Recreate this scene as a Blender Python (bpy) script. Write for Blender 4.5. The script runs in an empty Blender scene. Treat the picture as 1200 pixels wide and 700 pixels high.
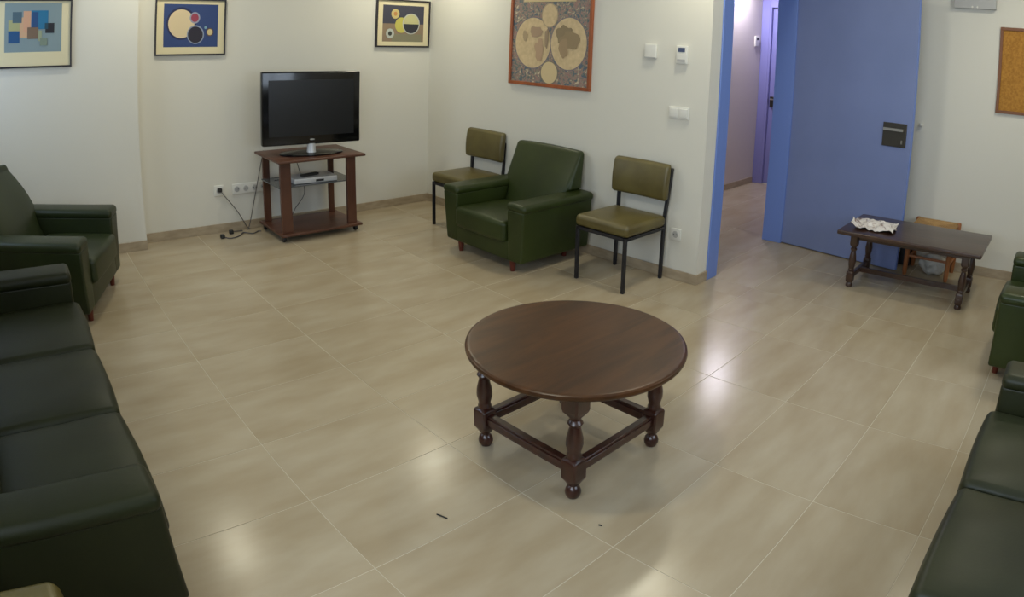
import bpy, bmesh, math, random
from mathutils import Vector, Matrix, noise
PI = math.pi
S = bpy.context.scene
C = S.collection
random.seed(7)

def lin(c):
    return tuple((v / 12.92 if v <= .04045 else ((v + .055) / 1.055) ** 2.4) for v in [x / 255 for x in c])

# ------------------------------------------------------------------ camera (wide panorama of the room)
cd = bpy.data.cameras.new('camera'); cam = bpy.data.objects.new('camera', cd); C.objects.link(cam); S.camera = cam
cd.type = 'PANO'; cd.panorama_type = 'FISHEYE_LENS_POLYNOMIAL'
cd.sensor_fit = 'HORIZONTAL'; cd.sensor_width = 36.0
FPX = 782.0
cd.fisheye_fov = PI
cd.fisheye_polynomial_k0 = 0; cd.fisheye_polynomial_k1 = -1 / (FPX * 36 / 1200)
cd.fisheye_polynomial_k2 = 0; cd.fisheye_polynomial_k3 = 0; cd.fisheye_polynomial_k4 = 0
cd.shift_x = -(707.78 - 600) / 1200; cd.shift_y = -(350 - 124.2) / 700
cd.clip_start = .02; cd.clip_end = 100
FW = Vector((0.6351, -0.76633, -0.09688)); LF = Vector((0.7664, 0.64081, -0.04466)); UP = Vector((0.09631, -0.04589, 0.99429))
m = Matrix((-LF, UP, -FW)).transposed().to_4x4(); m.translation = (0, 0, 1.6)
cam.matrix_world = m

# ------------------------------------------------------------------ light and exposure
S.view_settings.view_transform = 'Standard'; S.view_settings.look = 'None'
S.view_settings.gamma = 1; S.view_settings.use_curve_mapping = False
S.view_settings.exposure = 0.27
S.cycles.caustics_reflective = False; S.cycles.caustics_refractive = False; S.cycles.sample_clamp_indirect = 4
w = bpy.data.worlds.new('world'); S.world = w; w.use_nodes = True
w.node_tree.nodes['Background'].inputs[0].default_value = (.55, .72, 1, 1)
w.node_tree.nodes['Background'].inputs[1].default_value = .8

def area(name, loc, size, power, col, rot=(0, 0, 0), shape='DISK', sy=None, spread=PI):
    l = bpy.data.lights.new(name, 'AREA'); l.shape = shape; l.size = size
    if sy: l.size_y = sy
    l.energy = power; l.color = col; l.spread = spread
    o = bpy.data.objects.new(name, l); C.objects.link(o); o.location = loc; o.rotation_euler = rot
    return o
CEIL = 2.6
WARM = (1.0, .95, .74)
area('window_daylight', (4.25, .96, 1.6), 1.2, 15, (.60, .77, 1.0), (-PI / 2, 0, 0), 'RECTANGLE', 1.2)
area('window_daylight', (.4, .96, 1.65), 2.0, 46, (.74, .86, 1.0), (-PI / 2, 0, 0), 'RECTANGLE', 1.2)
area('window_daylight', (-1.2, -2.3, 1.65), 1.2, 32, (.74, .86, 1.0), (0, -PI / 2, 0), 'RECTANGLE', 1.8)

# ------------------------------------------------------------------ materials
def mat(name, col, rough=.5, metal=0, var=0, scale=8, bump=0, bscale=60, stretch=(1, 1, 1), col2=None, spec=.5, coat=0, detail=4, ramp=(.35, .65), emit=None):
    m = bpy.data.materials.new(name); m.use_nodes = True; nt = m.node_tree; b = nt.nodes['Principled BSDF']
    b.inputs['Base Color'].default_value = (*lin(col), 1); b.inputs['Roughness'].default_value = rough
    b.inputs['Metallic'].default_value = metal; b.inputs['Specular IOR Level'].default_value = spec
    b.inputs['Coat Weight'].default_value = coat; b.inputs['Coat Roughness'].default_value = .15
    if emit:
        b.inputs['Emission Color'].default_value = (*emit[0], 1); b.inputs['Emission Strength'].default_value = emit[1]
    if col2 or bump:
        tc = nt.nodes.new('ShaderNodeTexCoord'); mp = nt.nodes.new('ShaderNodeMapping'); mp.inputs['Scale'].default_value = stretch
        nt.links.new(tc.outputs['Object'], mp.inputs['Vector'])
    if col2:
        n = nt.nodes.new('ShaderNodeTexNoise'); n.inputs['Scale'].default_value = scale; n.inputs['Detail'].default_value = detail
        n.inputs['Distortion'].default_value = var
        r = nt.nodes.new('ShaderNodeValToRGB')
        r.color_ramp.elements[0].position = ramp[0]; r.color_ramp.elements[1].position = ramp[1]
        r.color_ramp.elements[0].color = (*lin(col), 1); r.color_ramp.elements[1].color = (*lin(col2), 1)
        nt.links.new(mp.outputs[0], n.inputs['Vector']); nt.links.new(n.outputs['Fac'], r.inputs['Fac']); nt.links.new(r.outputs[0], b.inputs['Base Color'])
    if bump:
        n2 = nt.nodes.new('ShaderNodeTexNoise'); n2.inputs['Scale'].default_value = bscale; n2.inputs['Detail'].default_value = 5
        bp = nt.nodes.new('ShaderNodeBump'); bp.inputs['Strength'].default_value = bump; bp.inputs['Distance'].default_value = .004
        nt.links.new(mp.outputs[0], n2.inputs['Vector']); nt.links.new(n2.outputs['Fac'], bp.inputs['Height']); nt.links.new(bp.outputs[0], b.inputs['Normal'])
    return m

def world_tile_mat(name, cols, rough):
    """marbled ceramic: soft streaks laid over the floor, each tile shifted by its own random value"""
    m = bpy.data.materials.new(name); m.use_nodes = True; nt = m.node_tree; b = nt.nodes['Principled BSDF']
    g = nt.nodes.new('ShaderNodeNewGeometry'); oi = nt.nodes.new('ShaderNodeObjectInfo')
    mp = nt.nodes.new('ShaderNodeMapping'); mp.inputs['Scale'].default_value = (5, 1.5, 1)
    add = nt.nodes.new('ShaderNodeVectorMath'); add.operation = 'ADD'
    mul = nt.nodes.new('ShaderNodeMath'); mul.operation = 'MULTIPLY'; mul.inputs[1].default_value = 60
    nt.links.new(oi.outputs['Random'], mul.inputs[0])
    cx = nt.nodes.new('ShaderNodeCombineXYZ'); nt.links.new(mul.outputs[0], cx.inputs[2])
    nt.links.new(g.outputs['Position'], mp.inputs['Vector']); nt.links.new(mp.outputs[0], add.inputs[0]); nt.links.new(cx.outputs[0], add.inputs[1])
    n = nt.nodes.new('ShaderNodeTexNoise'); n.inputs['Scale'].default_value = 1.5; n.inputs['Detail'].default_value = 4; n.inputs['Distortion'].default_value = 0; n.inputs['Roughness'].default_value = .5
    nt.links.new(add.outputs[0], n.inputs['Vector'])
    r = nt.nodes.new('ShaderNodeValToRGB'); e = r.color_ramp.elements
    e[0].position = .25; e[0].color = (*lin(cols[0]), 1); e[1].position = .78; e[1].color = (*lin(cols[2]), 1)
    k = e.new(.5); k.color = (*lin(cols[1]), 1)
    nt.links.new(n.outputs['Fac'], r.inputs['Fac']); nt.links.new(r.outputs[0], b.inputs['Base Color'])
    b.inputs['Roughness'].default_value = rough; b.inputs['Specular IOR Level'].default_value = .34
    return m

M = {}
M['wall'] = mat('wall_paint', (218, 215, 204), .75, bump=.08, bscale=120)
M['wall_cor'] = mat('corridor_paint', (206, 198, 196), .75)
M['ceiling'] = mat('ceiling_paint', (225, 222, 214), .85)
M['tile'] = world_tile_mat('marbled_floor_tile', [(164, 147, 119), (174, 159, 133), (184, 171, 147)], .22)
M['grout'] = mat('grout', (198, 187, 164), .8)
M['skirt'] = mat('skirting_tile', (158, 142, 118), .35, col2=(176, 160, 136), scale=5, stretch=(2, 2, 6))
M['green'] = mat('green_vinyl', (36, 46, 15), .38, col2=(48, 58, 22), scale=3, bump=.08, bscale=90, ramp=(.3, .7), spec=.36)
M['sofa'] = mat('dark_green_vinyl', (27, 30, 15), .42, col2=(36, 40, 20), scale=3, bump=.08, bscale=90, ramp=(.3, .7), spec=.22)
M['sofa2'] = mat('deep_green_vinyl', (33, 41, 20), .38, col2=(43, 52, 26), scale=3, bump=.08, bscale=90, ramp=(.3, .7), spec=.36)
M['sofa3'] = mat('lightened_green_vinyl', (34, 37, 20), .42, col2=(46, 49, 28), scale=3, bump=.08, bscale=90, ramp=(.3, .7), spec=.32)  # sofa vinyl lightened: the brighter exposure at right is put into the colour
M['olive'] = mat('olive_vinyl', (82, 72, 34), .38, col2=(98, 88, 46), scale=6, bump=.15, bscale=90, spec=.6)
M['black'] = mat('black_steel', (24, 24, 30), .4)
M['table'] = mat('mahogany', (54, 32, 15), .33, col2=(78, 48, 24), scale=2.2, stretch=(6, 1.0, 2), var=.8, coat=0, spec=.34, bump=.05, bscale=30)
M['tabled'] = mat('mahogany_turned', (46, 22, 16), .28, col2=(66, 34, 24), scale=6, stretch=(4, 4, 1), coat=.25)
M['oak'] = mat('dark_oak', (52, 34, 26), .3, col2=(70, 48, 36), scale=5, stretch=(1, 8, 2), coat=.25)
M['cherry'] = mat('reddish_veneer', (76, 45, 32), .4, col2=(94, 59, 43), scale=3, stretch=(6, 1, 1), var=.8)
M['legred'] = mat('red_stained_wood', (92, 36, 22), .4)
M['stoolwood'] = mat('honey_pine', (140, 84, 44), .45, col2=(164, 104, 60), scale=5, stretch=(5, 5, 1))
M['rush'] = mat('woven_rush', (158, 122, 74), .75, col2=(186, 150, 100), scale=14, stretch=(2, 12, 1), bump=.5, bscale=50)
M['blue'] = mat('blue_door_paint', (118, 132, 176), .42, bump=.06, bscale=150, col2=(123, 137, 182), scale=2)
M['bluef'] = mat('blue_frame_paint', (112, 138, 206), .4)
M['bluec'] = mat('corridor_frame_paint', (138, 138, 196), .4)
M['gapshade'] = mat('dark_gap', (28, 30, 48), .7)
M['plate'] = mat('aged_bronze_plate', (78, 74, 66), .4, .75)
M['steel'] = mat('brushed_steel', (176, 170, 158), .3, .9)
M['tvgloss'] = mat('gloss_black_plastic', (9, 9, 11), .12)
M['screen'] = mat('dark_screen', (13, 14, 16), .3)
M['silver'] = mat('silver_plastic', (205, 206, 208), .35, .3)
M['white'] = mat('white_plastic', (222, 220, 212), .4)
M['grey'] = mat('grey_plastic', (176, 175, 172), .45)
M['lcd'] = mat('lcd_window', (62, 72, 104), .3)
M['darkp'] = mat('dark_plastic', (30, 30, 30), .5)
M['frameb'] = mat('black_frame', (34, 30, 36), .4)
M['mapf'] = mat('orange_brown_frame', (140, 74, 40), .35, col2=(166, 92, 54), scale=4, stretch=(3, 3, 1))
M['mount'] = mat('cream_mount', (222, 210, 172), .7)
M['cork'] = mat('cork', (158, 108, 38), .85, col2=(182, 130, 54), scale=60, bump=.3, bscale=80)
M['corkf'] = mat('cork_frame_wood', (124, 78, 46), .5)
M['paper'] = mat('printed_paper', (226, 220, 214), .6, col2=(132, 104, 96), scale=12, var=2, ramp=(.48, .66))
M['bag'] = mat('translucent_bag', (196, 194, 188), .45, col2=(158, 156, 148), scale=8)
M['cable'] = mat('grey_cable', (84, 80, 78), .5)
M['brass'] = mat('gold_logo', (190, 190, 185), .3, .6)

def glass_mat():
    m = bpy.data.materials.new('smoked_glass'); m.use_nodes = True; b = m.node_tree.nodes['Principled BSDF']
    b.inputs['Base Color'].default_value = (.12, .13, .14, 1); b.inputs['Roughness'].default_value = .05
    b.inputs['Transmission Weight'].default_value = .3
    return m
M['glass'] = glass_mat()
def pane_mat():
    m = bpy.data.materials.new('window_glass'); m.use_nodes = True; nt = m.node_tree; nt.nodes.clear()
    o = nt.nodes.new('ShaderNodeOutputMaterial'); mx = nt.nodes.new('ShaderNodeMixShader'); t = nt.nodes.new('ShaderNodeBsdfTransparent'); g = nt.nodes.new('ShaderNodeBsdfGlossy')
    g.inputs['Roughness'].default_value = .02; mx.inputs[0].default_value = .08
    nt.links.new(t.outputs[0], mx.inputs[1]); nt.links.new(g.outputs[0], mx.inputs[2]); nt.links.new(mx.outputs[0], o.inputs[0]); return m
M['pane'] = pane_mat()

# ------------------------------------------------------------------ mesh helpers
def link(name, bm, ma, parent=None, smooth=True, loc=None, rotz=None, bevel=0):
    me = bpy.data.meshes.new(name); bm.normal_update(); bm.to_mesh(me); bm.free()
    for x in (ma if isinstance(ma, (list, tuple)) else [ma]): me.materials.append(x)
    if smooth:
        for p in me.polygons: p.use_smooth = True
        me.set_sharp_from_angle(angle=math.radians(38))
    o = bpy.data.objects.new(name, me); C.objects.link(o)
    if parent: o.parent = parent
    if loc: o.location = loc
    if rotz is not None: o.rotation_euler = (0, 0, rotz)
    if bevel:
        b = o.modifiers.new('bevel', 'BEVEL'); b.width = bevel; b.segments = 2; b.limit_method = 'ANGLE'; b.angle_limit = math.radians(40)
    return o

def struct(name, bm, ma, parent=None, **k):
    o = link(name, bm, ma, parent, smooth=k.pop('smooth', False), **k)
    if parent is None: o['kind'] = 'structure'
    return o

def thing(name, label, cat, loc=(0, 0, 0), rotz=0, group=None):
    o = bpy.data.objects.new(name, None); o.empty_display_size = .05; C.objects.link(o)
    o.location = loc; o.rotation_euler = (0, 0, rotz); o['label'] = label; o['category'] = cat
    if group: o['group'] = group
    return o
def tag(o, label, cat, group=None):
    o['label'] = label; o['category'] = cat
    if group: o['group'] = group
    return o

def dup(root, loc, rotz, label, extra=None):
    r = root.copy(); C.objects.link(r); r.location = loc; r.rotation_euler = (0, 0, rotz); r['label'] = label
    for ch in [c for c in root.children]:
        c = ch.copy(); C.objects.link(c); c.parent = r
        for g in ch.children:
            d = g.copy(); C.objects.link(d); d.parent = c
    return r

def box(bm, x0, x1, y0, y1, z0, z1, mi=0, M4=None):
    v = [bm.verts.new(p) for p in ((x0, y0, z0), (x1, y0, z0), (x1, y1, z0), (x0, y1, z0), (x0, y0, z1), (x1, y0, z1), (x1, y1, z1), (x0, y1, z1))]
    if M4:
        for a in v: a.co = M4 @ a.co
    for f in ((0, 3, 2, 1), (4, 5, 6, 7), (0, 1, 5, 4), (1, 2, 6, 5), (2, 3, 7, 6), (3, 0, 4, 7)):
        g = bm.faces.new([v[i] for i in f]); g.material_index = mi
    return v
def bx(*a, **k):
    bm = bmesh.new(); box(bm, *a, **k); return bm

def rbox(cx, cy, cz, hx, hy, hz, r, mid=6, k=4, fn=None):
    """soft box: rounded on every edge with radius r, gridded so that fn can swell or lean it"""
    h = (hx, hy, hz); bm = bmesh.new()
    def coords(H):
        rr = min(r, H * .999)
        e = [rr * math.tan(PI / 4 * i / k) for i in range(k + 1)]
        a = [-(H - rr) - q for q in reversed(e)]
        mm = [-(H - rr) + 2 * (H - rr) * i / mid for i in range(1, mid)]
        return a + mm + [-q for q in reversed(a)]
    cs = [coords(H) for H in h]
    cache = {}
    def vert(p):
        key = tuple(round(c, 6) for c in p)
        if key in cache: return cache[key]
        inn = [max(-(h[i] - min(r, h[i] * .999)), min(h[i] - min(r, h[i] * .999), p[i])) for i in range(3)]
        d = Vector([p[i] - inn[i] for i in range(3)])
        q = Vector(inn) + (d.normalized() * r if d.length > 1e-9 else Vector((0, 0, 0)))
        if fn: q = Vector(fn(q.x, q.y, q.z))
        cache[key] = bm.verts.new((q.x + cx, q.y + cy, q.z + cz)); return cache[key]
    for ax in range(3):
        a, b = [i for i in range(3) if i != ax]
        for s in (-1, 1):
            for i in range(len(cs[a]) - 1):
                for j in range(len(cs[b]) - 1):
                    q = []
                    for (ii, jj) in ((i, j), (i + 1, j), (i + 1, j + 1), (i, j + 1)):
                        p = [0, 0, 0]; p[ax] = s * h[ax]; p[a] = cs[a][ii]; p[b] = cs[b][jj]; q.append(vert(p))
                    if len(set(q)) == 4: bm.faces.new(q)
    bmesh.ops.recalc_face_normals(bm, faces=bm.faces)
    return bm

def lathe(bm, prof, n=20, cx=0, cy=0, square=None):
    """prof: list of (radius, z) or (radius, z, 's') for a square section"""
    rings = []
    for p in prof:
        ring = []
        for i in range(n):
            a = 2 * PI * (i + .5) / n
            if len(p) > 2:
                c, s = math.cos(a), math.sin(a); q = max(abs(c), abs(s)); rr = p[0] / q
            else: rr = p[0]
            ring.append(bm.verts.new((cx + rr * math.cos(a), cy + rr * math.sin(a), p[1])))
        rings.append(ring)
    for a, b in zip(rings, rings[1:]):
        for i in range(n): bm.faces.new((a[i], a[(i + 1) % n], b[(i + 1) % n], b[i]))
    bm.faces.new(rings[0][::-1]); bm.faces.new(rings[-1])
    bmesh.ops.recalc_face_normals(bm, faces=bm.faces)

def tube(bm, pts, r, n=8):
    pts = [Vector(p) for p in pts]; rings = []; prev = None
    for i, p in enumerate(pts):
        t = (pts[min(i + 1, len(pts) - 1)] - pts[max(i - 1, 0)]).normalized()
        u = t.cross(Vector((0, 0, 1))) if prev is None else prev - t * prev.dot(t)
        if u.length < 1e-4: u = t.cross(Vector((1, 0, 0)))
        u.normalize(); prev = u; v = t.cross(u)
        rings.append([bm.verts.new(p + (u * math.cos(2 * PI * k / n) + v * math.sin(2 * PI * k / n)) * r) for k in range(n)])
    for a, b in zip(rings, rings[1:]):
        for k in range(n): bm.faces.new((a[k], a[(k + 1) % n], b[(k + 1) % n], b[k]))
    bm.faces.new(rings[0][::-1]); bm.faces.new(rings[-1])
def spline(pts, n=8):
    P = [Vector(p) for p in pts]; P = [P[0]] + P + [P[-1]]; out = []
    for i in range(1, len(P) - 2):
        for k in range(n):
            t = k / n; a, b, c, d = P[i - 1:i + 3]
            out.append(.5 * ((2 * b) + (c - a) * t + (2 * a - 5 * b + 4 * c - d) * t * t + (3 * b - a - 3 * c + d) * t ** 3))
    return out + [P[-2]]

def bar(bm, p, q, wx, wy):
    """straight bar of rectangular section from p to q"""
    p, q = Vector(p), Vector(q); t = (q - p).normalized()
    up = Vector((0, 0, 1)) if abs(t.z) < .9 else Vector((0, 1, 0))
    u = t.cross(up).normalized(); v = u.cross(t).normalized()
    if abs(t.z) >= .9: u, v = Vector((1, 0, 0)), Vector((0, 1, 0))
    A = [bm.verts.new(c + u * a * wx / 2 + v * b * wy / 2) for c in (p, q) for a, b in ((-1, -1), (1, -1), (1, 1), (-1, 1))]
    for f in ((0, 1, 2, 3), (7, 6, 5, 4), (0, 4, 5, 1), (1, 5, 6, 2), (2, 6, 7, 3), (3, 7, 4, 0)): bm.faces.new([A[i] for i in f])
    bmesh.ops.recalc_face_normals(bm, faces=bm.faces)

def sm(a, b, x):
    t = max(0, min(1, (x - a) / (b - a))); return t * t * (3 - 2 * t)

# ------------------------------------------------------------------ room shell
XW, XP, YC, YR, YF, XN = 5.235, 5.07, -3.692, -5.215, .75, -1.0
XD, XD2, XC, YE = 2.19, 2.34, 3.56, -7.17
fl = struct('floor', bx(XN - .1, XW + .1, YE - .2, YF + .1, -.12, -.0009), M['grout'])
TX, TY, X0, Y0 = .42366, .63506, 3.1266, -.0933
G = .0016
full = {}
def inside(x0, x1, y0, y1, R):
    a, b, c, d = max(x0, R[0]), min(x1, R[1]), max(y0, R[2]), min(y1, R[3])
    return (a, b, c, d) if b - a > .01 and d - c > .01 else None
REG = [(XN, XW, YC, YF), (XN, XD, YR, YC), (XD, XC, YE, YC - .15)]
for i in range(-6, 12):
    for j in range(-2, 13):
        x1 = X0 - TX * i; x0 = x1 - TX; y1 = Y0 - TY * j; y0 = y1 - TY
        for R in REG:
            q = inside(x0 + G, x1 - G, y0 + G, y1 - G, R)
            if not q: continue
            a, b, c, d = q
            key = (round(b - a, 4), round(d - c, 4))
            if key not in full:
                bm = bmesh.new(); bw = (b - a) / 2; dw = (d - c) / 2; v = box(bm, -bw, bw, -dw, dw, -.008, 0)
                bmesh.ops.bevel(bm, geom=[e for e in bm.edges if all(x.co.z > -.001 for x in e.verts)], offset=.0005, segments=1, affect='EDGES')
                o = link('floor_tile', bm, M['tile'], fl, smooth=False); full[key] = o.data
            else:
                o = bpy.data.objects.new('floor_tile', full[key]); C.objects.link(o); o.parent = fl
            o.location = ((a + b) / 2, (c + d) / 2, 0)
bm = bmesh.new(); box(bm, XN - .1, XW + .1, YE - .2, YF + .1, CEIL, CEIL + .1); box(bm, XD2, XC, YE, YC - .15, 2.4, 2.45); struct('ceiling', bm, M['ceiling'])
# television wall with the shallow pier at its left
bm = bmesh.new(); box(bm, XW, XW + .12, YC - .15, -.905, 0, CEIL); box(bm, XP, XW + .12, -.905, YF + .1, 0, CEIL); struct('wall_left', bm, M['wall'])
struct('wall_back', bx(XD, XW, YC - .15, YC, 0, CEIL), M['wall'])
bm = bmesh.new(); box(bm, XD, XD2, -3.94, YC - .15, 0, CEIL); box(bm, XD, XD2, -5.03, -3.94, 2.12, CEIL); box(bm, XD, XD2, YE, -5.03, 0, CEIL); struct('wall_doorway', bm, M['wall'])
struct('wall_right', bx(XN - .1, XD, YR - .12, YR, 0, CEIL), M['wall'])
UY0, UY1 = -3.2, -1.4
bm = bmesh.new(); box(bm, XN - .12, XN, YR, UY0, 0, CEIL); box(bm, XN - .12, XN, UY1, YF, 0, CEIL); box(bm, XN - .12, XN, UY0, UY1, 0, 1.05); box(bm, XN - .12, XN, UY0, UY1, 2.25, CEIL); struct('wall_near', bm, M['wall'])
bm = bmesh.new()
for a, b, c, d in ((UY0, UY0 + .05, 1.05, 2.25), (UY1 - .05, UY1, 1.05, 2.25), (UY0 + .05, UY1 - .05, 1.05, 1.10), (UY0 + .05, UY1 - .05, 2.20, 2.25), (-2.33, -2.27, 1.10, 2.20)): box(bm, XN - .08, XN - .03, a, b, c, d)
wo = struct('window_3', bm, M['white'])
for a, b in ((UY0 + .05, -2.33), (-2.27, UY1 - .05)): link('pane', bx(XN - .056, XN - .052, a, b, 1.10, 2.20), M['pane'], wo, smooth=False)
# front wall with a window
WX0, WX1, WZ0, WZ1 = 3.6, 4.9, 1.05, 2.25
VX0, VX1 = -.5, 1.5
bm = bmesh.new(); box(bm, XN, VX0, YF, YF + .12, 0, CEIL); box(bm, VX1, WX0, YF, YF + .12, 0, CEIL); box(bm, WX1, XP, YF, YF + .12, 0, CEIL)
for a, b in ((WX0, WX1), (VX0, VX1)): box(bm, a, b, YF, YF + .12, 0, WZ0); box(bm, a, b, YF, YF + .12, WZ1, CEIL)
struct('wall_front', bm, M['wall'])
for n_, (a_, b_) in enumerate(((WX0, WX1), (VX0, VX1))):
    win = bmesh.new()
    for a, b, c, d in ((a_, a_ + .05, WZ0, WZ1), (b_ - .05, b_, WZ0, WZ1), (a_ + .05, b_ - .05, WZ0, WZ0 + .05), (a_ + .05, b_ - .05, WZ1 - .05, WZ1), ((a_ + b_) / 2 - .03, (a_ + b_) / 2 + .03, WZ0 + .05, WZ1 - .05)):
        box(win, a, b, YF + .03, YF + .08, c, d)
    wo = struct('window_%d' % (n_ + 1), win, M['white'])
    for c, d in ((a_ + .05, (a_ + b_) / 2 - .03), ((a_ + b_) / 2 + .03, b_ - .05)):
        link('pane', bx(c, d, YF + .052, YF + .056, WZ0 + .05, WZ1 - .05), M['pane'], wo, smooth=False)
# corridor shell
struct('wall_corridor', bx(XC, XC + .1, YE - .1, YC - .15, 0, CEIL), M['wall_cor'])
bm = bmesh.new(); box(bm, 3.455, XC, YE - .1, YE, 0, CEIL); box(bm, XD2, 2.5, YE - .1, YE, 0, CEIL); box(bm, 2.5, 3.455, YE - .1, YE, 2.1, CEIL)
struct('wall_end', bm, M['wall_cor'])

# skirtings
H = .072
def skirt(name, x0, x1, y0, y1): struct(name, bx(x0, x1, y0, y1, 0, H), M['skirt'], bevel=.002)
skirt('baseboard_left', XW - .012, XW, YC, -.905)
skirt('baseboard_pier', XP - .012, XP, -.905, YF)
skirt('baseboard_back', XD - .012, XW - .012, YC, YC + .012)
skirt('baseboard_doorway', XD - .012, XD, -3.82, YC)
skirt('baseboard_right', XN, 2.14, YR, YR + .012)
skirt('baseboard_corridor', XC - .012, XC, YE + .03, YC - .15)

# doorway casing (blue)
bm = bmesh.new()
box(bm, XD - .012, XD, -3.94, -3.82, 0, 2.24); box(bm, XD - .012, XD, -5.15, -5.03, 0, 2.24); box(bm, XD - .012, XD, -5.03, -3.94, 2.12, 2.24)
box(bm, XD - .012, XD2 + .012, -3.955, -3.94, 0, 2.12); box(bm, XD - .012, XD2 + .012, -5.03, -5.018, 0, 2.12); box(bm, XD, XD2 + .012, -5.018, -3.955, 2.105, 2.12)
struct('trim_1', bm, M['bluef'], bevel=.003)
# corridor door casing
bm = bmesh.new(); box(bm, 3.455, XC - .001, YE, YE + .02, 0, 2.2); box(bm, 2.4, 3.455, YE, YE + .02, 2.1, 2.2); box(bm, 3.43, 3.455, YE - .07, YE + .02, 0, 2.1)
struct('trim_2', bm, M['bluec'], bevel=.003)
d2 = struct('door_2', bx(2.5, 3.428, YE - .06, YE - .02, .01, 2.095), M['bluec'], bevel=.003)
link('handle_plate', bx(3.355, 3.415, YE - .02, YE - .012, .93, 1.05), M['plate'], d2, bevel=.002)
bm = bmesh.new(); tube(bm, [(3.39, YE - .015, 1.02), (3.39, YE + .03, 1.02), (3.30, YE + .035, 1.02)], .009); link('handle', bm, M['steel'], d2)

# main blue door leaf, opened back beside the right wall
hx, hy = 2.225, -5.04
ang = math.atan2(-4.912 + 5.04, 1.134 - 2.225)
leaf = struct('door_1', bx(.0, 1.098, 0, .042, .008, 2.11), M['blue'], bevel=.003)
leaf.location = (hx, hy, 0); leaf.rotation_euler = (0, 0, ang)   # local +x runs to the free edge, local +y goes to the wall side
# local y axis at angle ang+90deg points toward -Y (the wall); the face seen from the room is y = 0
for z in (.25, 1.05, 1.85):
    bm = bmesh.new(); lathe(bm, [(.009, z - .05), (.009, z + .05)], 10, -.008, -.004); link('hinge', bm, M['plate'], leaf)
link('edge_strip', bx(1.098, 1.101, .004, .038, .008, 2.11), M['bluef'], leaf, smooth=False)
link('hinge_gap', bx(-.012, .006, -.003, .02, .008, 2.11), M['gapshade'], leaf, smooth=False)  # dark strip painted in for the shade of the hinge gap
pl = link('handle_plate', bx(.865, 1.06, -.010, 0, .945, 1.122), M['plate'], leaf, bevel=.003)
bm = bmesh.new(); bar(bm, (.88, -.035, 1.075), (1.04, -.035, 1.075), .012, .02); bar(bm, (1.035, -.01, 1.075), (1.035, -.035, 1.075), .016, .016); bar(bm, (.885, -.01, 1.075), (.885, -.035, 1.075), .016, .016)
link('handle', bm, M['steel'], pl)
bm = bmesh.new(); bar(bm, (1.03, -.016, .972), (1.03, -.016, 1.0), .010, .012); link('keyhole', bm, M['steel'], pl)

# ------------------------------------------------------------------ ceiling downlights (they light the room; above the frame)
def downlight(x, y, z, power, col, label):
    t = thing('ceiling_light', label, 'ceiling light', (x, y, z))
    bm = bmesh.new(); lathe(bm, [(.11, -.012), (.135, -.010), (.14, 0), (.11, 0)], 32); link('trim_ring', bm, M['white'], t)
    bm = bmesh.new(); lathe(bm, [(.109, -.004), (.109, -.001)], 32)
    e = mat('lamp_diffuser', (255, 250, 240), .5, emit=(col, power * .25)); link('diffuser', bm, e, t)
    l = area('downlight_lamp', (x, y, z - .02), .22, power, col)
    l.parent = t; l.location = (0, 0, -.02)
for (x, y, lb) in ((4.55, -1.02, 'round ceiling downlight above the television stand'), (4.66, -3.22, 'round ceiling downlight nearest the corner of the two picture walls'),
                   (2.08, -3.34, 'round ceiling downlight before the light switch'), (1.55, -1.05, 'round ceiling downlight above the round table')):
    downlight(x, y, CEIL, 9, WARM, lb)
downlight(0.1, -4.2, CEIL, 9, WARM, 'round ceiling downlight above the bench table')
downlight(3.44, -6.5, 2.4, 17, (.90, .86, 1.0), 'round ceiling downlight in the corridor')

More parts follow.
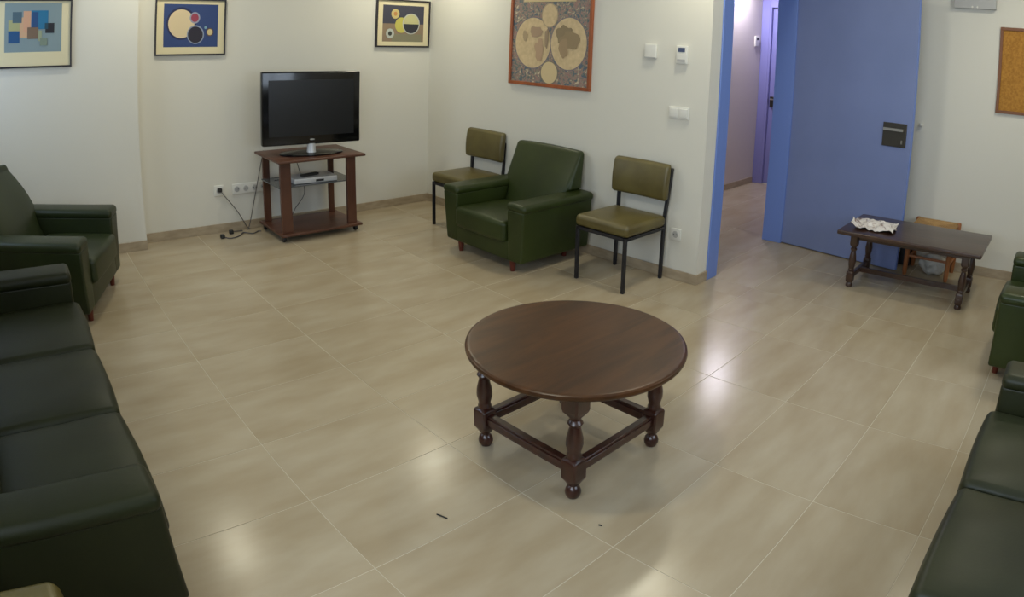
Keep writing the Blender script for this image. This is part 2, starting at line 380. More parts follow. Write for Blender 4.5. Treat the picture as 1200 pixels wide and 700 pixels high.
# ------------------------------------------------------------------ armchairs and sofas
def upholstered(name, label, cat, loc, rotz, n, m, group=None, deep=0, rnd_top=0):
    """seat of n cushions; local front is -y, arms at either side, floor at z = 0"""
    cw = .545; half = n * cw / 2; aw = .172; D0, D1 = -.36, .36
    t = thing(name, label, cat, loc, rotz, group)
    # frame under the cushion
    link('base', rbox(0, -.01, .155, half + .02, .335, .070, .012, 4, 2), m, t)
    for s in (-1, 1):
        def fn(x, y, z, s=s):
            k = (.20 - z) / .4
            xx = x - s * .030 * max(0, k) * (1 if s * x > 0 else 0)
            return xx, y + .012 * max(0, k) * (1 if y < 0 else 0), z
        a = link('armrest', rbox(s * (half + aw / 2), -.005, .268, aw / 2 - .004, .350, .186, .016, 5, 3, fn), m, t)
        link('arm_pad', rbox(s * (half + aw / 2), .0, .468, aw / 2 + .004, .357, .029, .027, 8, 4, lambda x, y, z: (x, y, z + (.006 * (1 - (x / .09) ** 2) if z > 0 else 0))), m, a)
    rnd = random.Random(len(label))
    for i in range(n):
        cx = -half + cw * (i + .5); ph = rnd.uniform(0, 9)
        def sf(x, y, z, ph=ph):
            top = 1 if z > 0 else 0
            b = .016 * (1 - (x / .275) ** 4) * (1 - (y / .26) ** 4) * top
            wr = .004 * math.sin(x * 22 + ph + y * 9) * math.exp(-((y + .16) / .12) ** 2) * top
            return x, y - .012 * (1 - (x / .28) ** 2) * (1 if y < -.1 else 0), z + b + wr - .016 * (y + .2) * top
        link('seat_cushion', rbox(cx, -.125, .283, cw / 2 - .003, .25, .074, .030, 8, 4, sf), m, t)
    # leaning back: between the arms below, out over them above
    for i in range(n):
        cx = -half + cw * (i + .5); wide = .345 / .2725 if n == 1 else 1
        last = (i == 0, i == n - 1)
        def bf(x, y, z, i=i, last=last):
            k = sm(-.08, -.02, z)
            sx = 1.0
            if n == 1: sx = 1 + .265 * k
            else:
                if last[0] and x < 0: sx = 1 + .265 * k
                if last[1] and x > 0: sx = 1 + .265 * k
            bul = .020 * (1 - (x / .28) ** 4) * (1 - (z / .28) ** 2) * (-1 if y < 0 else 0)
            top = .010 * (1 - (x / .28) ** 2) * (1 if z > .2 else 0)
            u = (y + .068) / .136; front = -.068 + (z + .27) * .46 + deep; rear = .200 + .03 * (z + .27) + deep
            if z > 0: sx *= 1 - rnd_top * (z / .265) ** 2.5; front += rnd_top * .5 * (z / .265) ** 2
            return x * sx, front * (1 - u) + rear * u + bul, z + top
        link('backrest', rbox(cx, .135, .522, cw / 2 - .002, .068, .265, .028, 8, 4, bf), m, t)
    # legs
    for sx in (-1, 1):
        for y in (-.30, .22):
            bm = bmesh.new(); lathe(bm, [(.016, 0), (.026, .09)], 12, sx * (half + .015), y); link('leg', bm, M['legred'], t)
    if n > 1:
        for y in (-.30, .22):
            bm = bmesh.new(); lathe(bm, [(.016, 0), (.026, .09)], 12, 0, y); link('leg', bm, M['legred'], t)
    return t

ac = upholstered('armchair', 'dark green vinyl armchair against the wall between the two olive chairs', 'armchair', (3.52, -3.29, 0), PI, 1, M['green'])
upholstered('armchair', 'dark green vinyl armchair turned in the corner under the squares picture', 'armchair', (4.275, -.115, 0), math.radians(-23.5), 1, M['sofa2'], deep=.035, rnd_top=.16)
dup(ac, (-.165, -3.80, 0), PI / 2, 'dark green vinyl armchair at the right edge beside the dark wooden bench table')
upholstered('sofa', 'three seat dark green vinyl sofa along the left edge of the room', 'sofa', (2.475, .19, 0), 0, 3, M['sofa'])
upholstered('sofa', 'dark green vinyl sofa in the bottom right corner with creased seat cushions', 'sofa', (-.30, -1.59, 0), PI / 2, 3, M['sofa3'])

# ------------------------------------------------------------------ olive chairs on black steel frames
def olive_chair(label, loc, rotz):
    t = thing('chair', label, 'chair', loc, rotz, 'olive vinyl chairs with black steel frames')
    # local front -y
    link('seat', rbox(0, .0, .415, .222, .215, .040, .030, 6, 4, lambda x, y, z: (x, y, z + (.012 * (1 - (x / .23) ** 2) * (1 - (y / .23) ** 2) if z > 0 else 0))), M['olive'], t)
    def bk(x, y, z): return x, y + .012 * (x / .22) ** 2 * -1 + .09 * z - (.012 * (1 - (z / .12) ** 2) if y < 0 else 0), z
    link('backrest', rbox(0, .214, .682, .232, .026, .124, .024, 8, 4, bk), M['olive'], t)
    for s in (-1, 1):
        bm = bmesh.new(); bar(bm, (s * .20, -.20, 0), (s * .20, -.20, .375), .022, .022); link('leg', bm, M['black'], t, bevel=.002)
        bm = bmesh.new(); bar(bm, (s * .20, .215, 0), (s * .20, .222, .42), .022, .022); bar(bm, (s * .20, .222, .42), (s * .218, .252, .775), .022, .022); link('leg', bm, M['black'], t, bevel=.002)
    bm = bmesh.new()
    for s in (-1, 1): bar(bm, (s * .20, -.20, .364), (s * .20, .21, .364), .022, .022)
    for y in (-.20, .21): bar(bm, (-.20, y, .364), (.20, y, .364), .022, .022)
    link('seat_frame', bm, M['black'], t, bevel=.002)
    return t
oc = olive_chair('olive vinyl chair below the light switch, right of the green armchair', (2.645, -3.42, 0), PI)
dup(oc, (4.315, -3.45, 0), PI + math.radians(1.5), 'olive vinyl chair nearest the room corner, partly behind the green armchair')
dup(oc, (1.122, .388, 0), 0, 'olive vinyl chair whose seat corner shows at the bottom left beside the sofa')

# ------------------------------------------------------------------ round table
t = thing('round_table', 'round mahogany coffee table with turned legs in the middle of the floor', 'table', (1.525, -1.715, 0))
tcx, tcy = -.035, .015
bm = bmesh.new(); lathe(bm, [(r_, z_ + .0295) for r_, z_ in ((.386, .448), (.402, .450), (.409, .456), (.411, .464), (.409, .471), (.404, .4745), (.398, .4755), (.39, .4755), (.2, .4755), (.001, .4755))], 96, tcx, tcy); link('tabletop', bm, M['table'], t)
LEG = [(.012, 0), (.022, .003), (.029, .018), (.030, .030), (.025, .046), (.016, .056), (.017, .064), (.0255, .070), (.033, .092, 's'), (.034, .098, 's'), (.034, .170, 's'), (.030, .178, 's'),
       (.025, .183), (.027, .192), (.023, .200), (.025, .210), (.031, .232), (.030, .256), (.023, .283), (.019, .297), (.024, .302), (.028, .309), (.024, .316), (.019, .321), (.021, .328), (.034, .347, 's'), (.037, .357, 's'), (.037, .430, 's')]
for sx in (-1, 1):
    for sy in (-1, 1):
        LEG = [(p[0], (p[1] if p[1] < .18 else .18 + (p[1] - .18) * 1.19), *p[2:]) for p in LEG] if LEG[-1][1] < .44 else LEG
        bm = bmesh.new(); lathe(bm, LEG, 32, sx * .235, sy * .235); link('leg', bm, M['tabled'], t)
for sx in (-1, 1):
    for ax in (0, 1):
        bm = bmesh.new()
        a, b = ((sx * .235, -.203, .135), (sx * .235, .203, .135)) if ax == 0 else ((-.203, sx * .235, .135), (.203, sx * .235, .135))
        bar(bm, a, b, .040, .030)
        a2 = (a[0], a[1], .155); b2 = (b[0], b[1], .155); bar(bm, a2, b2, .030, .012)
        a2 = (a[0], a[1], .116); b2 = (b[0], b[1], .116); bar(bm, a2, b2, .032, .010)
        link('stretcher', bm, M['tabled'], t, bevel=.003)
bm = bmesh.new()
for s in (-1, 1):
    box(bm, s * .235 - .012, s * .235 + .012, -.20, .20, .445, .478); box(bm, -.20, .20, s * .235 - .012, s * .235 + .012, .445, .478)
link('apron', bm, M['tabled'], t)

# ------------------------------------------------------------------ low rectangular table
t = thing('bench_table', 'long dark wooden bench table with turned legs in front of the open door', 'table', (.925, -4.565, 0), 0)
link('tabletop', rbox(0, 0, .402, .510, .290, .015, .008, 3, 2), M['oak'], t)
bm = bmesh.new()
for s in (-1, 1): box(bm, s * .39 - .012, s * .39 + .012, -.17, .17, .345, .388); box(bm, -.39, .39, s * .18 - .012, s * .18 + .012, .345, .388)
link('apron', bm, M['oak'], t, bevel=.002)
L2 = [(.018, 0), (.025, .006), (.026, .018), (.020, .032), (.024, .04, 's'), (.026, .046, 's'), (.026, .105, 's'), (.023, .112, 's'), (.019, .118), (.024, .126), (.019, .134), (.025, .165), (.028, .195), (.023, .230), (.016, .262), (.022, .270), (.024, .278), (.017, .288), (.022, .296), (.026, .306, 's'), (.027, .312, 's'), (.027, .388, 's')]
for sx in (-1, 1):
    for sy in (-1, 1):
        bm = bmesh.new(); lathe(bm, L2, 24, sx * .400, sy * .195)
        link('leg', bm, M['oak'], t)
for s in (-1, 1):
    bm = bmesh.new(); bar(bm, (s * .40, -.17, .078), (s * .40, .17, .078), .026, .034); link('side_stretcher', bm, M['oak'], t, bevel=.002)
bm = bmesh.new(); bar(bm, (-.388, 0, .078), (.388, 0, .078), .026, .036); link('long_stretcher', bm, M['oak'], t, bevel=.002)

# crumpled printed sheet on it
bm = bmesh.new(); NX, NY = 34, 26; g = []
for j in range(NY + 1):
    row = []
    for i in range(NX + 1):
        u, v = i / NX - .5, j / NY - .5
        ed = 1 - max(abs(u), abs(v)) * 1.2
        z = .006 + .055 * max(0, noise.noise(Vector((u * 3.2 + 3, v * 3.2, .3))) + .25) * (1.15 - 1.6 * abs(v)) + .018 * abs(noise.noise(Vector((u * 9, v * 9, 5))))
        z += .035 * sm(.34, .5, u) * sm(-.5, .1, v)
        x = u * .31 + .012 * noise.noise(Vector((u * 7, v * 7, 9))); y = v * .29 + .020 * noise.noise(Vector((u * 7, v * 7, 2)))
        row.append(bm.verts.new((x, y, max(.001, z))))
    g.append(row)
for j in range(NY):
    for i in range(NX): bm.faces.new((g[j][i], g[j][i + 1], g[j + 1][i + 1], g[j + 1][i]))
o = link('crumpled_paper', bm, M['paper'], None, loc=(1.235, -4.525, .4175), rotz=math.radians(8))
so = o.modifiers.new('thickness', 'SOLIDIFY'); so.thickness = .001
tag(o, 'crumpled white paper with a reddish brown print lying on the bench table', 'paper')

# ------------------------------------------------------------------ rush seated stool
t = thing('stool', 'light wooden stool with a woven rush seat behind the bench table', 'stool', (.885, -5.02, 0), 0)
ww = .165
for s in (-1, 1):
    for y in (-.13, .13):
        bm = bmesh.new(); lathe(bm, [(.014, 0), (.018, .03), (.020, .28), (.021, .388), (.015, .398)], 12, s * ww, y); link('leg', bm, M['stoolwood'], t)
for (nm, z) in (('rung', .12), ('rung', .26)):
    for s in (-1, 1):
        bm = bmesh.new(); tube(bm, [(s * ww, -.12, z), (s * ww, .12, z)], .010); link(nm, bm, M['stoolwood'], t)
        bm = bmesh.new(); tube(bm, [(-ww + .01, s * .13, z + .03), (ww - .01, s * .13, z + .03)], .010); link(nm, bm, M['stoolwood'], t)
# seat: woven strands running to the two diagonals
st = link('seat', rbox(0, 0, .378, .165, .130, .014, .013, 8, 3, lambda x, y, z: (x, y, z - .012 * (1 - (x / .17) ** 2) * (1 - (y / .14) ** 2))), M['rush'], t)
bm = bmesh.new()
for k in range(13):
    q = k / 13
    for s in (-1, 1):
        x = .155 * (1 - q); y = .122 * (1 - q); z = .393 - .012 * (1 - (1 - q) ** 2)
        tube(bm, [(-x, s * y, z), (x, s * y, z)], .0052, 5); tube(bm, [(s * x, -y, z), (s * x, y, z)], .0052, 5)
ws = link('weave', bm, M['rush'], st); ws['kind'] = 'stuff'
# pale bag and dark box below
def blob(name, r, ma, seed, parent=None):
    bm = bmesh.new(); bmesh.ops.create_icosphere(bm, subdivisions=4, radius=1)
    for v in bm.verts:
        n = noise.noise(v.co * 2.2 + Vector((seed, 0, 0))) * .22 + abs(noise.noise(v.co * 5 + Vector((0, seed, 0)))) * .16
        v.co = Vector((v.co.x * r[0], v.co.y * r[1], v.co.z * r[2])) * (1 + n)
    zz = min(v.co.z for v in bm.verts)
    for v in bm.verts: v.co.z = max(v.co.z - zz - .006, 0)
    return link(name, bm, ma, parent)
o = blob('plastic_bag', (.10, .07, .08), M['bag'], 4); o.location = (.86, -5.02, 0)
tag(o, 'crumpled pale grey plastic bag on the floor under the rush stool', 'bag')
o = link('dark_box', rbox(0, 0, .075, .045, .04, .075, .006, 2, 2), M['darkp'], None, loc=(1.115, -5.15, 0)); tag(o, 'small dark box on the floor between the open door edge and the stool', 'box')

# ------------------------------------------------------------------ television stand
t = thing('tv_stand', 'reddish brown wooden television trolley with a glass shelf on castors', 'tv stand', (4.935, -2.270, 0), 0)
link('top_board', rbox(-.02, -.008, .636, .265, .385, .010, .006, 3, 2), M['cherry'], t)
link('base_board', rbox(-.005, -.005, .058, .245, .365, .011, .006, 3, 2), M['cherry'], t)
for (x0, x1, y0, y1) in ((-.215, -.185, .245, .335), (-.215, -.185, -.335, -.255), (.175, .200, .270, .330), (.175, .200, -.33, -.28)):
    link('post', bx(x0, x1, y0, y1, .069, .627), M['cherry'], t, smooth=False, bevel=.003)
link('glass_shelf', bx(-.20, .185, -.34, .345, .420, .428), M['glass'], t, smooth=False)
for sx in (-1, 1):
    for sy in (-1, 1):
        bm = bmesh.new(); lathe(bm, [(.022, -.012), (.025, -.008), (.025, .008), (.022, .012)], 20)
        for v in bm.verts: v.co = Vector((v.co.x, v.co.z, v.co.y))
        bmesh.ops.recalc_face_normals(bm, faces=bm.faces)
        w_ = link('castor', bm, M['darkp'], t, loc=(sx * .20, sy * .325, .0255))
        link('castor_fork', bx(-.012, .012, -.018, .018, .012, .0225), M['darkp'], w_, smooth=False)

# television
t = thing('television', 'black flat screen television on the wooden trolley', 'television', (4.86, -2.272, .6465), math.radians(-6.5))
body = link('casing', rbox(0, .0, .365, .028, .418, .285, .012, 3, 3), M['tvgloss'], t)
link('screen', bx(-.0300, -.0275, -.362, .362, .150, .585), M['screen'], body, smooth=False)
link('rear_cover', rbox(.05, 0, .34, .045, .33, .2, .03, 3, 3), M['darkp'], body)
bm = bmesh.new(); lathe(bm, [(.040, .012), (.036, .03), (.034, .085)], 28); link('neck', bm, M['silver'], t)
def ov(x, y, z): return x, y, z
bm = bmesh.new(); lathe(bm, [(.98, 0), (1, .004), (1, .010), (.97, .014)], 48)
for v in bm.verts: v.co.x *= .13; v.co.y *= .27
link('foot', bm, M['tvgloss'], t)
bm = bmesh.new(); lathe(bm, [(1, 0), (.9, .0015)], 20)
for v in bm.verts: v.co = Vector((-.0285 - v.co.z, v.co.y * .022, .118 + v.co.x * .006))
bmesh.ops.recalc_face_normals(bm, faces=bm.faces); link('emblem', bm, M['brass'], body)

# set-top box and small things on the glass shelf
t = thing('set_top_box', 'slim silver player on the glass shelf of the television trolley', 'player', (4.87, -2.27, .4285), math.radians(-3))
b_ = link('casing', rbox(0, 0, .022, .10, .190, .021, .005, 2, 2), M['silver'], t)
link('display', bx(-.1015, -.099, -.07, .0, .010, .026), M['darkp'], b_, smooth=False)
o = link('remote_control', rbox(0, 0, .009, .022, .085, .009, .006, 2, 2), M['darkp'], None, loc=(4.86, -2.25, .4718), rotz=.25); tag(o, 'black remote control lying on top of the silver player', 'remote')

# cables
def cable(label, pts, r=.0035, plug=None, nm='power_cable'):
    t = thing(nm, label, 'cable', pts[0])
    p0 = Vector(pts[0]); bm = bmesh.new(); tube(bm, [Vector(p) - p0 for p in spline(pts)], r, 7); link('cord', bm, M['cable'], t)
    if plug:
        for p in plug: link('plug', rbox(p[0] - p0.x, p[1] - p0.y, p[2] - p0.z, .018, .018, .016, .008, 2, 2), M['darkp'], t)
    return t
cable('grey cable running from the single wall socket down to the floor', [(5.205, -1.585, .352), (5.18, -1.62, .30), (5.19, -1.72, .17), (5.20, -1.80, .03), (5.19, -1.83, .006)], plug=[(5.212, -1.585, .352)])
cable('grey cable hanging from the television down past the socket strip', [(5.215, -1.99, .64), (5.21, -1.965, .55), (5.205, -1.90, .30), (5.205, -1.835, .06), (5.18, -1.80, .006)])
cable('dark cable with two loose plugs lying on the floor beside the trolley', [(5.06, -1.545, .012), (5.02, -1.59, .006), (5.05, -1.68, .006), (5.12, -1.74, .006), (5.06, -1.80, .006), (5.10, -1.86, .006), (5.09, -1.885, .006)], .0045, plug=[(5.065, -1.535, .017)])
cable('short dark plug lead on the floor by the skirting', [(5.15, -1.655, .017), (5.17, -1.70, .009), (5.175, -1.75, .006)], .0045, plug=[(5.15, -1.64, .017)])
cable('dark cable looping down behind the glass shelf to the trolley base', [(5.14, -2.24, .60), (5.15, -2.30, .42), (5.15, -2.33, .26), (5.12, -2.22, .14), (5.06, -2.15, .075)])
cable('thin black cable curling over the left end of the glass shelf', [(5.05, -2.16, .52), (5.05, -2.13, .47), (5.055, -2.09, .440), (5.06, -2.05, .439), (5.06, -2.02, .440)])

# ------------------------------------------------------------------ wall fittings
def fitting(name, label, cat, plane, a0, a1, z0, z1, th=.012, ma='white', grp=None):
    """plane: 'C' chair wall (y), 'T' television wall (x), 'R' right wall (y), 'K' corridor wall (x)"""
    o0 = {'C': YC, 'T': XW, 'R': YR, 'K': XC}[plane]
    c = (a0 + a1) / 2; zc = (z0 + z1) / 2
    loc, rz = {'C': ((c, o0, zc), 0), 'R': ((c, o0, zc), 0), 'T': ((o0, c, zc), PI / 2), 'K': ((o0, c, zc), PI / 2)}[plane]
    t = thing(name, label, cat, loc, rz, grp)
    h = abs(a1 - a0) / 2
    p = link('plate', rbox(0, th / 2, 0, h, th / 2, (z1 - z0) / 2, .004, 1, 2), M[ma], t)
    return t, p
def socket_face(p, cx, th=.012):
    def ringm(r0, r1, y0, y1):
        bm = bmesh.new(); lathe(bm, [(r0, y0), (r1, y1)], 20)
        for v in bm.verts: v.co = Vector((v.co.x + cx, v.co.z, v.co.y))
        bmesh.ops.recalc_face_normals(bm, faces=bm.faces); return bm
    link('socket', ringm(.024, .021, th, th + .004), M['grey'], p)
    for s in (-1, 1): link('pin_hole', bx(cx + s * .010 - .003, cx + s * .010 + .003, th + .004, th + .0048, -.003, .003), M['darkp'], p, smooth=False)
t, p = fitting('wall_socket', 'single white wall socket with a plug, left of the socket strip', 'socket', 'T', -1.625, -1.540, .302, .388); socket_face(p, 0)
t, p = fitting('socket_strip', 'long white strip of several sockets on the wall behind the trolley', 'socket', 'T', -2.02, -1.70, .300, .385)
for k in range(4): socket_face(p, -.12 + k * .08)
t, p = fitting('wall_socket', 'single white wall socket low beside the doorway, right of the olive chair', 'socket', 'C', 2.33, 2.413, .283, .366); socket_face(p, 0)
t, p = fitting('light_switch', 'white double light switch beside the doorway', 'switch', 'C', 2.326, 2.488, 1.11, 1.19)
for s in (-1, 1): link('rocker', rbox(s * .038, .014, 0, .030, .005, .030, .003, 1, 2), M['white'], p)
t, p = fitting('thermostat', 'white thermostat with a small display on the wall by the doorway', 'thermostat', 'C', 2.36, 2.445, 1.475, 1.595, .022)
link('display', bx(-.026, .026, .022, .0235, .018, .046), M['lcd'], p, smooth=False); link('button_row', bx(-.03, .03, .022, .026, -.045, -.030), M['grey'], p, smooth=False)
t, p = fitting('wall_box', 'small blank white box high on the wall left of the thermostat', 'box', 'C', 2.612, 2.705, 1.50, 1.595, .020)
link('lower_rim', bx(-.046, .046, .0, .024, -.0475, -.040), M['grey'], p, smooth=False)
t, p = fitting('corridor_sensor', 'small wall thermostat on the corridor wall next to the far door', 'thermostat', 'K', -7.09, -6.98, 1.63, 1.75, .018)
link('display', bx(-.03, .03, .018, .0195, .015, .045), M['darkp'], p, smooth=False)
o = link('door_bumper', rbox(0, 0, 0, .014, .018, .014, .010, 2, 3), M['white'], None, loc=(1.125, YR + .017, 1.104)); tag(o, 'tiny pale knob on the wall at the free edge of the blue door', 'knob')
# emergency light
t, p = fitting('emergency_light', 'pale grey emergency light box high on the right wall', 'emergency light', 'R', .585, .918, 2.015, 2.14, .05, 'grey')
for s in (-1, 1):
    bm = bmesh.new(); lathe(bm, [(.008, 0), (.006, .004)], 12)
    for v in bm.verts: v.co = Vector((v.co.x + s * .02, .05 + v.co.z, v.co.y - .05))
    bmesh.ops.recalc_face_normals(bm, faces=bm.faces); link('indicator', bm, M['white'], p)

# ------------------------------------------------------------------ pictures
_mc = {}
def flat(col, rough=.6):
    k = col
    if k not in _mc: _mc[k] = mat('ink_%d_%d_%d' % col, col, rough)
    return _mc[k]
def picture(name, label, plane, off, a0, a1, z0, z1, fw, fm, prints, inner=None, mount='mount', cat='picture', depth=.022, mats=None):
    """a0 = left edge as seen from the room; drawn in the wall's plane"""
    c = (a0 + a1) / 2; zc = (z0 + z1) / 2
    loc, rz = ((off, c, zc), PI / 2) if plane == 'x' else ((c, off, zc), 0)
    sgn = 1   # local +y points into the room for both (x wall: rotated +90 -> local y = -x; y wall: +y)
    t = thing(name, label, cat, loc, rz)
    hw = abs(a1 - a0) / 2; hz = (z1 - z0) / 2
    bm = bmesh.new()
    box(bm, -hw, hw, 0, depth, hz - fw, hz); box(bm, -hw, hw, 0, depth, -hz, -hz + fw); box(bm, -hw, -hw + fw, 0, depth, -hz + fw, hz - fw); box(bm, hw - fw, hw, 0, depth, -hz + fw, hz - fw)
    link('frame', bm, fm, t, smooth=False, bevel=.002)
    mo = link('mount', bx(-hw + fw, hw - fw, .002, .010, -hz + fw, hz - fw), M[mount] if isinstance(mount, str) else mount, t, smooth=False)
    if prints:
        bm = bmesh.new(); ms = []; 
        def loca(a): return (a - c) if True else 0
        for k, pr in enumerate(prints):
            kind, col = pr[0], pr[1]; m_ = col if not isinstance(col, tuple) else flat(col)
            if m_ not in ms: ms.append(m_)
            y = .0104 + .0003 * k
            if kind == 'r':
                x0, x1, q1, q0 = pr[2:6]; pts = [(x0 - c, q0 - zc), (x1 - c, q0 - zc), (x1 - c, q1 - zc), (x0 - c, q1 - zc)]
            else:
                cx, cz, rx, rz_ = pr[2:6]; a_, b_ = (pr[6], pr[7]) if len(pr) > 6 else (0, 2 * PI)
                n = 40; pts = [(cx - c + rx * math.cos(a_ + (b_ - a_) * i / n), cz - zc + rz_ * math.sin(a_ + (b_ - a_) * i / n)) for i in range(n if len(pr) <= 6 else n + 1)]
            vs = [bm.verts.new((p[0], y, p[1])) for p in pts]; f = bm.faces.new(vs); f.material_index = ms.index(m_)
            f.normal_update()
            if f.normal.y < 0: f.normal_flip()
        link('print', bm, ms, mo, smooth=False)
    return t
def R_(col, a0, a1, z1, z0): return ('r', col, a0, a1, z1, z0)
def C_(col, a0, a1, z1, z0, *arc):
    r = (abs(a1 - a0) + abs(z1 - z0)) / 4; return ('c', col, (a0 + a1) / 2, (z0 + z1) / 2, r, r, *arc)
# left edge seen from the room has the larger y on the television wall
picture('framed_picture', 'black framed abstract of coloured squares on grey blue, at the top left edge', 'x', XP, .19, -.395, 1.362, 1.822, .012, M['frameb'], [
    R_((128, 146, 150), .115, -.318, 1.795, 1.468), R_((205, 165, 130), .024, -.059, 1.70, 1.565), R_((210, 160, 128), -.028, -.086, 1.742, 1.60), R_((168, 168, 120), .086, .0, 1.68, 1.61),
    R_((74, 98, 112), .055, -.015, 1.736, 1.663), R_((26, 78, 128), .086, .0, 1.609, 1.529),
    R_((30, 110, 150), -.086, -.215, 1.746, 1.621), R_((30, 72, 122), -.095, -.140, 1.735, 1.632), R_((28, 28, 36), -.195, -.262, 1.661, 1.594), R_((24, 66, 84), -.19, -.215, 1.661, 1.621),
    R_((118, 96, 78), -.059, -.142, 1.633, 1.556), R_((150, 158, 128), -.142, -.168, 1.61, 1.54), R_((120, 134, 118), -.155, -.209, 1.562, 1.510)])
picture('framed_picture', 'black framed abstract of a large cream circle on deep blue, left above the television', 'x', XW, -1.071, -1.660, 1.416, 1.846, .012, M['frameb'], [
    R_((44, 66, 118), -1.141, -1.595, 1.805, 1.480), C_((34, 42, 80), -1.160, -1.416, 1.778, 1.537), C_((216, 196, 158), -1.174, -1.401, 1.759, 1.553),
    C_((150, 152, 172), -1.354, -1.444, 1.744, 1.660), C_((152, 62, 82), -1.366, -1.431, 1.733, 1.671), C_((140, 150, 170), -1.334, -1.479, 1.645, 1.503), C_((38, 34, 48), -1.343, -1.469, 1.635, 1.511),
    C_((122, 160, 176), -1.479, -1.502, 1.639, 1.618), C_((96, 72, 62), -1.494, -1.560, 1.625, 1.563), C_((208, 190, 140), -1.503, -1.551, 1.616, 1.571)])
picture('framed_picture', 'black framed abstract of pale and yellow circles, nearest the room corner', 'x', XW, -3.080, -3.671, 1.479, 1.915, .014, M['frameb'], [
    R_((138, 118, 96), -3.150, -3.603, 1.863, 1.530), R_((62, 62, 76), -3.150, -3.603, 1.863, 1.694), R_((128, 124, 100), -3.25, -3.58, 1.60, 1.53),
    C_((196, 178, 118), -3.237, -3.330, 1.825, 1.741), C_((186, 128, 72), -3.264, -3.304, 1.803, 1.765), C_((190, 182, 88), -3.283, -3.425, 1.752, 1.612),
    C_((182, 184, 178), -3.365, -3.556, 1.792, 1.599), C_((188, 184, 134), -3.375, -3.546, 1.783, 1.609), C_((42, 44, 54), -3.375, -3.546, 1.779, 1.609, PI, 2 * PI),
    C_((176, 182, 174), -3.184, -3.277, 1.645, 1.563), C_((48, 52, 46), -3.209, -3.252, 1.623, 1.585)])

def map_mats():
    m = bpy.data.materials.new('antique_map_border'); m.use_nodes = True; nt = m.node_tree; b = nt.nodes['Principled BSDF']; b.inputs['Roughness'].default_value = .55
    tc = nt.nodes.new('ShaderNodeTexCoord'); n = nt.nodes.new('ShaderNodeTexNoise'); n.inputs['Scale'].default_value = 26; n.inputs['Detail'].default_value = 5; n.inputs['Distortion'].default_value = 1.5
    nt.links.new(tc.outputs['Object'], n.inputs['Vector']); r = nt.nodes.new('ShaderNodeValToRGB'); nt.links.new(n.outputs['Fac'], r.inputs['Fac']); nt.links.new(r.outputs[0], b.inputs['Base Color'])
    e = r.color_ramp.elements; e[0].position = .34; e[0].color = (*lin((84, 98, 118)), 1); e[1].position = .66; e[1].color = (*lin((206, 190, 160)), 1)
    for p, c in ((.43, (96, 110, 102)), (.50, (150, 132, 122)), (.55, (158, 112, 106)), (.60, (120, 128, 112))): q = e.new(p); q.color = (*lin(c), 1)
    m2 = bpy.data.materials.new('antique_map_globe'); m2.use_nodes = True; nt = m2.node_tree; b = nt.nodes['Principled BSDF']; b.inputs['Roughness'].default_value = .55
    tc = nt.nodes.new('ShaderNodeTexCoord'); n = nt.nodes.new('ShaderNodeTexNoise'); n.inputs['Scale'].default_value = 30; n.inputs['Detail'].default_value = 6
    nt.links.new(tc.outputs['Object'], n.inputs['Vector']); r = nt.nodes.new('ShaderNodeValToRGB'); nt.links.new(n.outputs['Fac'], r.inputs['Fac']); nt.links.new(r.outputs[0], b.inputs['Base Color'])
    e = r.color_ramp.elements; e[0].position = .3; e[0].color = (*lin((196, 172, 132)), 1); e[1].position = .75; e[1].color = (*lin((218, 194, 152)), 1)
    return m, m2
MB_, MG_ = map_mats()
def land(cx, cz, pts): return ('p', pts)
prints = [('c', (120, 112, 118), 3.812, 1.564, .207, .207), ('c', (120, 112, 118), 3.424, 1.568, .192, .205),
          ('c', MG_, 3.812, 1.564, .199, .199), ('c', MG_, 3.424, 1.568, .184, .197),
          ('c', (172, 152, 124), 3.632, 1.782, .090, .096), ('c', MG_, 3.632, 1.782, .080, .088), ('c', (128, 118, 104), 3.617, 1.338, .098, .092), ('c', (210, 188, 144), 3.617, 1.338, .088, .084),
          ('r', (206, 186, 140), 3.93, 3.36, 1.915, 1.888)]
def blobp(col, cx, cz, rx, rz, seed):
    pts = []
    for i in range(26):
        a = 2 * PI * i / 26; k = 1 + .45 * noise.noise(Vector((math.cos(a) * 1.7, math.sin(a) * 1.7, seed))); pts.append((cx + rx * k * math.cos(a), cz + rz * k * math.sin(a)))
    return ('q', col, pts)
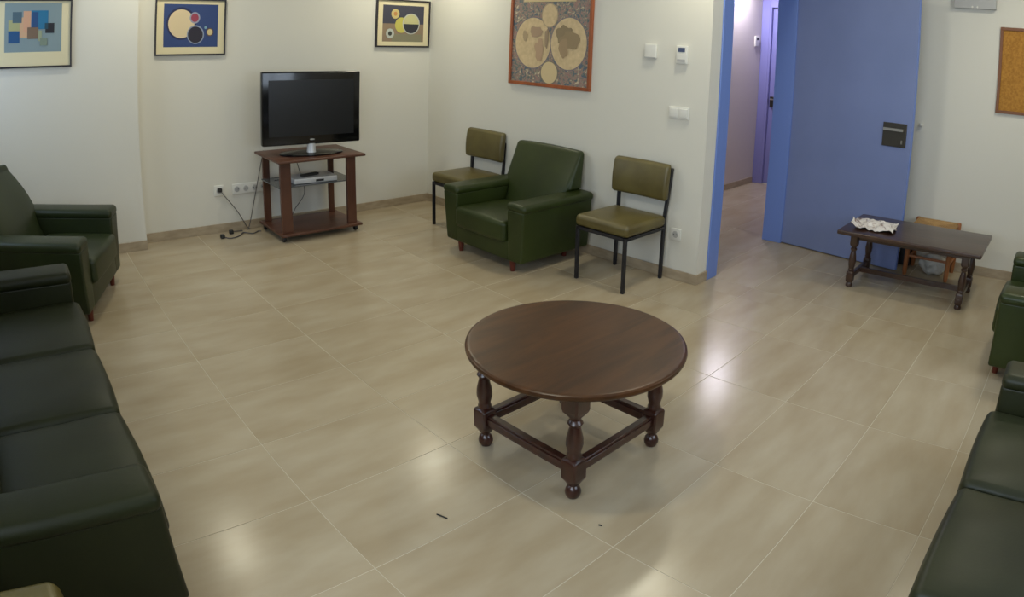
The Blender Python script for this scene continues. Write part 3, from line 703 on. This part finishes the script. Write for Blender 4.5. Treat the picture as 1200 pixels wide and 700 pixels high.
mp = picture('framed_map', 'antique double hemisphere world map in an orange brown wooden frame', 'y', YC, 4.075, 3.190, 1.225, 1.955, .026, M['mapf'], prints, mount=MB_, cat='map')
# land masses on the hemispheres
LY = .0140
for q in (blobp((166, 140, 114), 3.775, 1.650, .070, .042, 1), blobp((182, 152, 122), 3.735, 1.510, .045, .085, 2), blobp((172, 150, 118), 3.90, 1.62, .03, .04, 6),
          blobp((140, 122, 92), 3.47, 1.640, .085, .065, 3), blobp((148, 128, 96), 3.40, 1.595, .10, .075, 4), blobp((160, 136, 104), 3.47, 1.53, .05, .07, 5), blobp((156, 134, 108), 3.655, 1.60, .022, .07, 8)):
    bm = bmesh.new(); c = (4.075 + 3.19) / 2; zc = (1.225 + 1.955) / 2
    f = bm.faces.new([bm.verts.new((p[0] - c, LY, p[1] - zc)) for p in q[2]]); f.normal_update()
    if f.normal.y < 0: f.normal_flip()
    pm = [x for x in mp.children if x.name.startswith('mount')][0]
    LY += .0003
    link('land_mass', bm, flat(q[1]), pm, smooth=False)
# cork board
t = thing('cork_board', 'cork notice board in a brown wooden frame at the right edge', 'notice board', (.10, YR, 1.575))
bm = bmesh.new(); hw, hz, fw = .446, .318, .022
box(bm, -hw, hw, 0, .02, hz - fw, hz); box(bm, -hw, hw, 0, .02, -hz, -hz + fw); box(bm, -hw, -hw + fw, 0, .02, -hz + fw, hz - fw); box(bm, hw - fw, hw, 0, .02, -hz + fw, hz - fw)
link('frame', bm, M['corkf'], t, smooth=False, bevel=.002); link('cork_panel', bx(-hw + fw, hw - fw, .002, .010, -hz + fw, hz - fw), M['cork'], t, smooth=False)
# scraps of dirt on the floor
for i, (x, y, r, l) in enumerate(((1.51, -1.06, .02, 'thin dark twig on the floor left of the round table'), (1.11, -1.42, .006, 'tiny dark crumb on the floor in front of the round table'))):
    bm = bmesh.new(); tube(bm, [(-r, -r * .3, .0028), (0, .001, .0035), (r, r * .4, .0028)], .0025, 6); o = link('debris', bm, M['darkp'], None, loc=(x, y, 0)); tag(o, l, 'debris')
